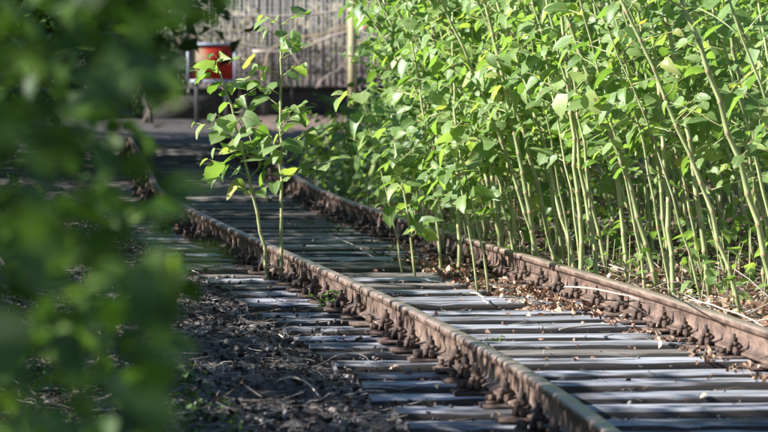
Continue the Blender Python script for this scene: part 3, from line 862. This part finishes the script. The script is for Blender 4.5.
for rank, ci in enumerate(order):
    y, o, x = cand[ci]
    z = float(gz(x, y)) - .01
    deep = o - float(edge_off(y))
    H = rng.uniform(2.2, 3.2) * (1 - .18*np.clip((y-40)/30, 0, 1)) * (.85 + .15*min(1, deep))
    lx = (-abs(rng.normal(.17, .09)) - .05)*float(np.interp(y, [30, 36], [1, .4])); ly = rng.normal(-.03, .07)
    zf = rng.uniform(.75, 1.1) if y < 25 else rng.uniform(.5, .9) if y < 28 else (rng.uniform(.25, .8) if y < 33 else rng.uniform(.08, .5))
    r0 = rng.uniform(.0075, .0155)
    azp = rng.choice([-.8, .4, 1.5]) if deep < .8 and y < 34 else None
    if rank < N_THINGS:
        ind = y < 29 and deep < 1.3
        gi = 2 if y > 34 else (0 if deep < 1.1 else 1)
        pl = plan_cane(H, (lx, ly), r0, zf, (.25, .65), .114*float(np.interp(y, [17, 23], [.8, 1])), 1.7 if y < 30 else 1.4, az_pref=azp)
        lab = groups[gi][0]
        if int(ci) in row_no: lab = 'knotweed cane rising beside the sunlit rail, its foot %s from the right edge' % nth(row_no[int(ci)])
        put_cane((x, y, z), pl, lab, groups[gi][1], individual=ind, k=6 if y < 34 else 4)
    else:
        P, R, br = plan_cane(H, (lx, ly), r0, zf, (.25, .6), .12, 1.15, az_pref=azp, step=.2)
        if deep > 3.3 or (deep > 1.2 and y > 36 and rank % 2) or (y > 52 and rank % 2): continue
        g = Geo(); g.tube(P, R, 4)
        for bp, az, lp, lr, ls in br:
            if len(lp) == 0: continue
            if len(bp) != 3: g.tube(bp[::2] if len(bp) > 4 else bp, .003, 3)
        V, F, MI = np.concatenate(g.V), np.concatenate(g.F), np.concatenate(g.M)
        thV.append(V + np.array([x, y, z])); thF.append(F + tho); thM.append(MI*0); tho += len(V)
        for bp, az, lp, lr, ls in br:
            if len(lp) == 0: continue
            V, F = scatter(LEAFMIN[int(rng.integers(3))], lp + np.array([x, y, z]), lr, ls)
            thV.append(V); thF.append(F + tho); thM.append(np.ones(len(F))); tho += len(V)
tag(obj('knotweed_thicket', mesh_tri('knotweed_thicket', np.concatenate(thV), np.concatenate(thF), [M_CANE, M_LEAF], np.concatenate(thM))),
    'dense mass of knotweed behind the countable canes', kind='stuff')

# --- short shoots in the shade beside the far rail
for q in range(46):
    y = 35.5 + 22*rng.random()**1.3
    lo_, hi_ = 1.0, float(edge_off(y)) + .2
    x = float(xs(y)) + lo_ + (hi_ - lo_)*rng.random()**.8
    H = rng.uniform(.45, .8) + .35*min(1.0, (x - float(xs(y)) - 1)/1.2)
    put_cane((x, y, float(gz(x, y)) - .01), plan_cane(H, (rng.normal(-.1, .15), rng.normal(0, .1)), .007, .1, (.2, .45), .125, 1.6, step=.1, nb=.7),
             'short dark leafy shoot in the shade beside the far rail', 'short shoots in the shade beside the far rail', individual=False, k=5)

# --- low seedlings under the thicket
sx, sy = pick_xy(1500, 22, 42, .95, 3.5, .9)
seedP = np.c_[sx, sy, gz(sx, sy) + rng.uniform(.03, .45, len(sx))]
V, F = scatter(LEAFLOW[1], seedP, rot_mats(rng.uniform(0, 6.28, len(sx)), rng.normal(-.1, .4, len(sx)), rng.normal(0, .4, len(sx))), rng.uniform(.05, .11, len(sx)))
g = Geo(); g.add(V, F, 0)
for i in range(0, len(seedP), 2):
    q = seedP[i]; g.tube([(q[0]+rng.normal(0, .03), q[1]+rng.normal(0, .03), q[2]*.0 - .01), q], .0025, 3, 1)
tag(g.build('undergrowth', [M_LEAF, M_TWIG]), 'low knotweed seedlings and leaves among the cane feet', kind='stuff')

# ------------------------------------------------------------------ small plants and dead canes by the rails
def weed(base, n, h, leafs, label, spread=.06, mat=M_WEED, name='weed'):
    root = empty(name, Vector(base), label, 'plant')
    for s in range(n):
        top = np.array([rng.normal(0, spread), rng.normal(0, spread), h*rng.uniform(.6, 1)])
        P = np.array([top*t*np.array([t, t, 1]) for t in np.linspace(0, 1, 5)])
        g = Geo(); g.tube(P, np.linspace(.003, .0015, 5), 4)
        st = g.build('stem', [M_TWIG], root)
        for i in range(1, 5):
            for q in range(2):
                a = rng.uniform(0, 6.28)
                r = rot_mats(np.array([a]), np.array([rng.normal(.1, .3)]), np.array([rng.normal(0, .3)]))[0]
                mm = Matrix.Identity(4); s_ = leafs*rng.uniform(.6, 1.1)
                for aa in range(3):
                    for cc in range(3): mm[aa][cc] = r[aa, cc]*s_
                    mm[aa][3] = P[i][aa]
                o = obj('leaf', WEEDLEAF[int(rng.integers(3))], st, mm)
    return root
WEEDLEAF = [mesh_tri('leaf', *leaf_template(.33, .1, .3, i+50), [M_WEED]) for i in range(3)]
weed(gbase(352, 312, -.04), 7, .17, .07, 'bushy dark green weed close to the nearer rail fastenings', .06)
weed(gbase(328, 316, -.04), 5, .12, .06, 'smaller dark green weed left of the bushy one by the rail', .04)
weed(gbase(190, 404, 0), 3, .24, .07, 'upright green seedling in the dark litter at lower left', .02)
weed(gbase(495, 337, 0), 5, .075, .035, 'tiny moss green tuft on a pale sleeper between the rails', .03)
weed(gbase(566, 247, 0), 3, .2, .08, 'low weed at the foot of the canes behind the rail', .05)
weed(gbase(700, 296, .02), 3, .22, .09, 'small knotweed seedling with broad leaves in the sunlit litter', .04)

def dead_cane(p, q, r, label, arc=.04, parts=7):
    p, q = np.array(p, float), np.array(q, float)
    t = np.linspace(0, 1, parts)[:, None]
    P = p*(1-t) + q*t; P[:, 2] += arc*np.sin(np.pi*t[:, 0]); P[1:-1, :2] += rng.normal(0, .012, (parts-2, 2))
    g = Geo(); g.tube(P - p, np.linspace(r, r*.7, parts), 6)
    o = g.build('dead_cane', [M_DEAD]); o.location = p
    return tag(o, label, 'dead cane', 'dead canes on the ground')
dead_cane(px(471, 293, .03), px(489, 304, .01), .006, 'thin white dead cane lying over the middle sleepers', .02)
dead_cane(px(437, 228, .06), px(452, 262, .02), .006, 'bent white dead cane by the rail behind the shoots', .05)
dead_cane(px(521, 232, .35), px(529, 268, .02), .008, 'reddish dead cane stub leaning at the leaf drift', .0)
dead_cane(px(640, 276, .05), px(625, 268, .42), .006, 'pale dead cane leaning up among the right hand canes', .0)
dead_cane(px(565, 287, .10), px(640, 300, .12), .006, 'dead cane lying along the outside of the sunlit rail', .02)
dead_cane(px(690, 300, .10), px(764, 327, .12), .005, 'dead cane lying in the litter at the right edge', .02)
dead_cane(px(253, 333, .03), px(283, 338, .04), .005, 'pale dead cane lying left of the sleeper ends', .02)
dead_cane(px(232, 380, .03), px(272, 378, .03), .005, 'straight pale dead cane on the dark litter', .01)
dead_cane(px(275, 384, .03), px(318, 396, .05), .005, 'crooked pale dead cane in the shade near the bottom', .05)
dead_cane(px(345, 396, .02), px(385, 392, .04), .005, 'thick pale dead cane piece beside the nearest sleeper ends', .01)
dead_cane(px(560, 330, .03), px(618, 326, .03), .005, 'thin dead cane across the sunlit sleepers', .01)
dead_cane(px(330, 236, .03), px(375, 258, .03), .006, 'thin pale dead cane on the shaded sleepers', .02)

# ------------------------------------------------------------------ trees and shrubs
BLEAF = [leaf_template(w, f, dr, i+70, (0, .3, .7, 1), (0, 1, .7, 0)) for i, (w, f, dr) in enumerate([(.36, .1, .25), (.33, .15, .35), (.4, .05, .2)])]
CLEAF = [leaf_template(w, f, dr, i+80, (0, .42, 1), (0, 1, 0)) for i, (w, f, dr) in enumerate([(.40, .1, .25), (.37, .15, .35), (.42, .05, .2)])]
def crown_points(n, c, rad, clumps, r):
    """leaf clump centres inside an ellipsoid, leaves around them"""
    c = np.array(c); rad = np.array(rad)
    q = r.normal(size=(clumps, 3)); q /= np.linalg.norm(q, axis=1, keepdims=True); q *= (r.random((clumps, 1))**.45)
    cc = c + q*rad
    k = r.integers(0, clumps, n)
    s = rad.mean()*.30
    return cc[k] + r.normal(0, 1, (n, 3))*np.array([s, s, s*.6]), cc

def woody(name, label, cat, base, h, crown_c, crown_r, n, leaf, mat, group=None, seed=0, clumps=30, trunk_r=.08, stems=1, zmin=.05, cut=None):
    r = np.random.default_rng(seed)
    root = empty(name, Vector(base), label, cat, group)
    P, cc = crown_points(n, crown_c, crown_r, clumps, r)
    P = P[P[:, 2] > zmin]
    if cut is not None: P = P[cut(P + np.array(base))]
    R = rot_mats(r.uniform(0, 6.28, len(P)), r.normal(-.2, .4, len(P)), r.normal(0, .5, len(P)))
    S = leaf*r.uniform(.6, 1.2, len(P))
    g = Geo()
    for s in range(stems):
        b0 = np.array([r.normal(0, .12), r.normal(0, .12), -.05]) if stems > 1 else np.array([0, 0, -.05])
        top = np.array(crown_c) + r.normal(0, .25, 3)*np.array(crown_r)*(1 if stems > 1 else .2)
        Q = np.array([b0*(1-t) + top*t + np.array([math.sin(t*4+s), math.cos(t*5+s), 0])*.04*h*t for t in np.linspace(0, 1, 7)])
        g.tube(Q, np.linspace(trunk_r, trunk_r*.35, 7), 7)
        for c in cc[s::stems]:
            t = r.uniform(.35, .95); i = int(t*6); p = Q[i]*(1-(t*6-i)) + Q[min(i+1, 6)]*(t*6-i)
            if cut is not None and not cut((c + np.array(base))[None])[0]: continue
            mid = (p+c)/2 + np.array([0, 0, .05*h])
            g.tube([p, mid, c], [trunk_r*.3, trunk_r*.18, trunk_r*.08], 4)
    g.build('trunk', [M_BARK], root)
    V, F = scatter(CLEAF[seed % 3], P, R, S)
    tag(obj('crown', mesh_tri('crown', V, F, [mat]), root), kind='stuff')
    return root

# unseen left hedge, added and shaped for its shade: (x, y, height, half width)
SHADE_HEDGE = [(-3.9, 2.6, 3.6, 1.3), (-3.8, 5.0, 3.5, 1.3), (-3.7, 7.6, 3.7, 1.3), (-3.6, 10.2, 3.9, 1.3), (-3.6, 12.6, 3.9, 1.2), (-3.6, 15.0, 3.7, 1.1), (-3.7, 17.6, 2.6, 1.0), (-3.6, 20.0, 2.2, 1.0), (-3.8, 22.4, 2.05, 1.1),
         (-4.0, 24.8, 2.2, 1.1), (-4.4, 28.3, 3.3, 1.3), (-4.8, 31.0, 3.9, 1.5), (-5.2, 34.2, 4.3, 1.6), (-5.6, 37.6, 4.7, 1.7), (-6.0, 41.2, 5.0, 1.9), (-6.3, 45.0, 5.4, 2.0)]
hl = ['nearest', 'second', 'third', 'fourth', 'fifth', 'sixth', 'seventh', 'eighth', 'ninth', 'tenth', 'eleventh', 'twelfth', 'thirteenth', 'fourteenth', 'fifteenth', 'sixteenth']
for i, (x, y, h, w) in enumerate(SHADE_HEDGE):
    woody('shrub', 'unseen dark green shade shrub left of the track, %s from the camera in the hedge row' % hl[i], 'shrub', (x, y, float(gz(x, y))), h, (0, 0, h*.52), (w, w*1.1, h*.46), int((1350 if i < 3 else 5000 if i < 6 else 4200)*w*h/2.5), .11, M_BUSH, 'unseen shade shrubs left of the track', 100+i, 34, .035, 3)
TREES = [(-6.4, 49, 6.8, 2.6, 'round leafy tree on the left of the shaded track'), (-6.2, 54, 7.4, 2.9, 'taller leafy tree on the left before the far bend'),
         (-6.3, 59.5, 7.4, 2.9, 'leafy tree left of the dark far track'), (-7.0, 65.5, 6.8, 2.6, 'leafy tree standing left of the red board'),  # left crowns enlarged to shade the far track
         (4.6, 44, 8.0, 3.0, 'unseen leafy shade tree added behind the knotweed on the right'), (4.4, 53, 8.5, 3.2, 'second unseen leafy shade tree added behind the knotweed'), (4.2, 62, 8.0, 3.0, 'third unseen leafy shade tree added behind the knotweed at the far end')]  # right hand trees unseen, added to dim sky light on the track
for i, (x, y, h, w, lab) in enumerate(TREES):
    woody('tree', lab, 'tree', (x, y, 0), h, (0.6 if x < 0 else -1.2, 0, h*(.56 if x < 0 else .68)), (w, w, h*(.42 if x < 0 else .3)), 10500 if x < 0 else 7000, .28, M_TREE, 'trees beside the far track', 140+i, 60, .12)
BACK = [(-10.5, 90, 'first'), (-6.5, 91, 'second'), (-2.5, 90.5, 'third'), (1.5, 91, 'fourth'), (5.5, 90, 'fifth'), (9.5, 91, 'sixth')]
for i, (x, y, o_) in enumerate(BACK):
    h = 7 + rng.uniform(-.8, .8)
    woody('tree', 'leafy tree behind the far fence, %s from the left' % o_, 'tree', (x, y, 0), h, (0, 0, h*.5), (2.5, 2.2, h*.47), 6000, .16, M_TREE, 'trees behind the far fence', 160+i, 55, .14)

woody('shrub', 'low dark shrub added for shade on the left between the far trees and the red board', 'shrub', (-6.7, 70.5, 0), 2.4, (0, 0, 1.15), (1.3, 1.6, 1.15), 4500, .12, M_TREE, None, 191, 40, .05, 3)  # added to keep sun off the far ground at the left
# shrub in the dark to the left of the red board
woody('shrub', 'dark shrub growing beside the left edge of the red board', 'shrub', (-4.75, 80.6, 0), 2.8, (0, 0, 1.4), (1.0, .9, 1.3), 3500, .11, M_TREE, None, 190, 40, .05, 3)

# ------------------------------------------------------------------ out of focus bush beside the camera
def bush_edge(p):
    """keeps the leaves of the near bush left of its uneven right side"""
    d = p[:, 1]; u = 384 + FPX*p[:, 0]/d; v = HORIZON + FPX*(CAM_H - p[:, 2])/d
    e = np.interp(v, [-300, -40, 0, 40, 90, 150, 210, 250, 300, 340, 400, 440, 900], [290, 240, 208, 182, 170, 165, 158, 180, 176, 170, 155, 145, 120])
    return u < e + 14*np.sin(v*.07 + d*3)
def near_bush():
    r = np.random.default_rng(5)
    root = empty('bush', (-1.25, 5.4, 0), 'out of focus dark green bush filling the left edge beside the camera', 'bush')
    base = np.array(root.location)
    n = 17000
    P = np.c_[r.uniform(-2.1, -.1, n), r.uniform(2.5, 8.4, n), r.uniform(.15, 2.5, n)]
    q = ((P[:, 0]+1.05)/1.05)**2 + ((P[:, 1]-5.4)/3.0)**2 + ((P[:, 2]-1.2)/1.25)**2
    keep = (q < 1 + .3*r.random(n)) & bush_edge(P) & (vnoise(P[:, 0]*4 + P[:, 1]*2.2, P[:, 2]*4.5, 31) > .30) & ((P[:, 0] > -.95) | (r.random(n) < .45))
    P = P[keep]
    R = rot_mats(r.uniform(0, 6.28, len(P)), r.normal(-.2, .45, len(P)), r.normal(0, .5, len(P)))
    S = r.uniform(.045, .085, len(P))
    u = 384 + FPX*P[:, 0]/P[:, 1]; v = HORIZON + FPX*(CAM_H - P[:, 2])/P[:, 1]
    inside = (u > -20) & (v > -20) & (v < 452)
    cand_ = np.where(inside)[0]
    cand_ = cand_[np.argsort(P[cand_, 1])][:290]
    single = np.zeros(len(P), bool); single[cand_] = True
    g = Geo(); twigs = []
    for s in range(9):
        b0 = np.array([r.normal(0, .15), r.normal(0, .5), -.03]); top = np.array([r.uniform(-.7, .25), r.uniform(-1.4, 1.8), r.uniform(1.6, 2.6)])
        Q = np.array([b0*(1-t) + top*t + np.array([-.25*math.sin(t*2.6), .1*math.sin(t*5+s), 0]) for t in np.linspace(0, 1, 8)])
        g.tube(Q, np.linspace(.022, .006, 8), 6); twigs.append(Q)
    stem = g.build('stem', [M_BARK], root)
    bl = [mesh_tri('leaf', *BLEAF[i], [M_BUSH]) for i in range(3)]
    for i in cand_:
        mm = Matrix.Identity(4)
        for a in range(3):
            for c in range(3): mm[a][c] = R[i][a, c]*S[i]
            mm[a][3] = P[i][a] - base[a]
        obj('leaf', bl[i % 3], root, mm)
    V, F = scatter(BLEAF[0], P[~single] - base, R[~single], S[~single])
    tag(obj('foliage', mesh_tri('foliage', V, F, [M_BUSH]), root), kind='stuff')
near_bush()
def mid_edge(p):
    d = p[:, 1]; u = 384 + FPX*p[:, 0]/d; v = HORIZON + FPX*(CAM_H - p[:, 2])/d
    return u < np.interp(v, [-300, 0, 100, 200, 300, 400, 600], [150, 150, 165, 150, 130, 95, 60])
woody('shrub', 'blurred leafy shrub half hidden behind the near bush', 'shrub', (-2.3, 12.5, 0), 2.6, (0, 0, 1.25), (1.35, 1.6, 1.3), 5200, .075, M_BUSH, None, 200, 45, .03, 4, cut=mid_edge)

# ------------------------------------------------------------------ far end: wall, fence, boards
FY = 83.0
wall = empty('low_wall', (-1, FY, 0), 'low dark concrete wall under the far fence', 'wall')
g = Geo()
for i in range(9): 
    gg = Geo(); gg.box((-10 + i*2.0 + 1 - 0, 0, .28), (1.985, .25, .62)); gg.build('wall_panel', [M_CONC], wall, False)
gg = Geo(); gg.box((-1, 0, .62), (18, .32, .06)); gg.build('coping', [M_CONC], wall, False)

fence = empty('slat_fence', (-1, FY, .65), 'pale weathered slat fence along the far end of the track', 'fence')
g = Geo(); g.box((0, 0, 1.0), (.058, .022, 2.0)); ME_SL = g.mesh('slat', [M_SLAT], False)
for i in range(130):
    o = obj('slat', ME_SL, fence, Matrix.Translation((-8.9 + i*.135 + rng.normal(0, .008), 0, rng.normal(0, .02))) @ Matrix.Rotation(rng.normal(0, .012), 4, 'Y'))
for zz in (.3, 1.1, 1.8):
    g = Geo(); g.box((0, .05, zz), (17.8, .05, .08)); g.build('fence_rail', [M_SLAT], fence, False)
for i in range(8):
    g = Geo(); g.box((-8.9 + i*2.54, .12, 1.0), (.1, .08, 2.05)); g.build('post', [M_STEEL], fence, False)

mesh_p = empty('wire_mesh_panel', (-1.9, FY-.35, .65), 'galvanised square wire mesh panel in front of the slat fence', 'wire mesh')
for i in range(45):
    g = Geo(); g.tube([(-1.95 + i*.088, 0, 0), (-1.95 + i*.088, 0, 2.1)], .008, 4); g.build('wire', [M_WIRE], mesh_p)
for i in range(24):
    g = Geo(); g.tube([(-1.97, .012, .05 + i*.088), (1.95, .012, .05 + i*.088)], .008, 4); g.build('wire', [M_WIRE], mesh_p)
for xx in (-1.98, 0, 1.97):
    g = Geo(); g.tube([(xx, .04, -.65), (xx, .04, 2.15)], .028, 7); g.build('post', [M_STEEL], mesh_p)

# red board
SYD = 79.0
c = pxd(211.5, 62.5, SYD)
sw, sh = 49*SYD/FPX, 39*SYD/FPX
sign = empty('red_board', (c[0], SYD, 0), 'red rectangular board with pale patch and grey frame', 'sign')
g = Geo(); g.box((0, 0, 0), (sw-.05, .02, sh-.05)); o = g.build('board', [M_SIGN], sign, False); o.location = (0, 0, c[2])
g = Geo()
for s in (-1, 1):
    g.box((s*(sw/2-.022), -.008, 0), (.045, .045, sh)); g.box((0, -.005, s*(sh/2-.022)), (sw-.09, .045, .045))
o = g.build('frame', [M_FRAME], sign, False); o.location = (0, 0, c[2])
for s in (-1, 1):
    g = Geo(); g.box((s*sw*.3, .05, c[2]/2+.1), (.07, .06, c[2]+.3)); g.build('post', [M_STEEL], sign, False)
for s in (-1, 1):
    g = Geo(); g.box((0, .095, c[2]+s*.2), (sw*.8, .03, .05)); g.build('bracket', [M_STEEL], sign, False)

# small white board with red marks on a yellow post, half hidden in the leaves
c2 = pxd(369, 23, 80.5)
s2 = empty('small_board', (c2[0], 80.5, 0), 'small white board with red marks above the far knotweed', 'sign')
g = Geo(); g.box((0, 0, c2[2]), (.46, .02, .30)); g.build('board', [M_WHITE], s2, False)
for (x0, z0, w0, h0) in ((-.13, .035, .05, .13), (-.08, .055, .06, .07), (-.02, .02, .055, .13), (.05, .05, .05, .08), (.13, .0, .06, .2), (-.07, -.085, .12, .05), (.03, -.05, .05, .05)):
    g = Geo(); g.box((x0, -.014, c2[2]+z0), (w0, .006, h0)); g.build('red_mark', [M_REDPAINT], s2, False)
g = Geo(); g.box((-.34, .03, 1.2), (.16, .08, 2.4)); g.build('post', [M_YELLOW], s2, False)
g = Geo(); g.box((-.17, .025, c2[2]), (.2, .02, .05)); g.build('bracket', [M_YELLOW], s2, False)

# bare brown creeper over the fence
vr = np.random.default_rng(77)
vine = empty('dead_creeper', (-2.2, FY-.6, .2), 'bare brown creeper stems tangled over the far fence', 'creeper')
for i in range(30):
    x0 = vr.uniform(-2.6, 2.6); a = vr.normal(0, .55)
    n = 12; L = vr.uniform(1.2, 3.0)
    P = np.zeros((n, 3)); P[0] = (x0, vr.uniform(-.25, .1), vr.uniform(.2, 1.4))
    for j in range(1, n):
        a += vr.normal(0, .28)
        P[j] = P[j-1] + np.array([math.sin(a), vr.normal(0, .1), abs(math.cos(a))*.8])*L/n
    g = Geo(); r0 = vr.uniform(.008, .026); g.tube(P, np.linspace(r0, r0*.4, n), 5); g.build('creeper_stem', [M_DEAD if i % 3 else M_NODE], vine)
for i, (p, q) in enumerate([((-3.2, 1.9), (2.4, 2.35)), ((-2.4, 2.2), (.2, 1.25)), ((-.5, 1.3), (1.7, 1.75))]):
    t = np.linspace(0, 1, 9)
    P = np.c_[p[0]+(q[0]-p[0])*t, np.full(9, -.2), p[1]+(q[1]-p[1])*t - .2 + .08*np.sin(t*7+i)]
    g = Geo(); g.tube(P, np.linspace(.035, .018, 9), 6); g.build('creeper_stem', [M_DEAD], vine)
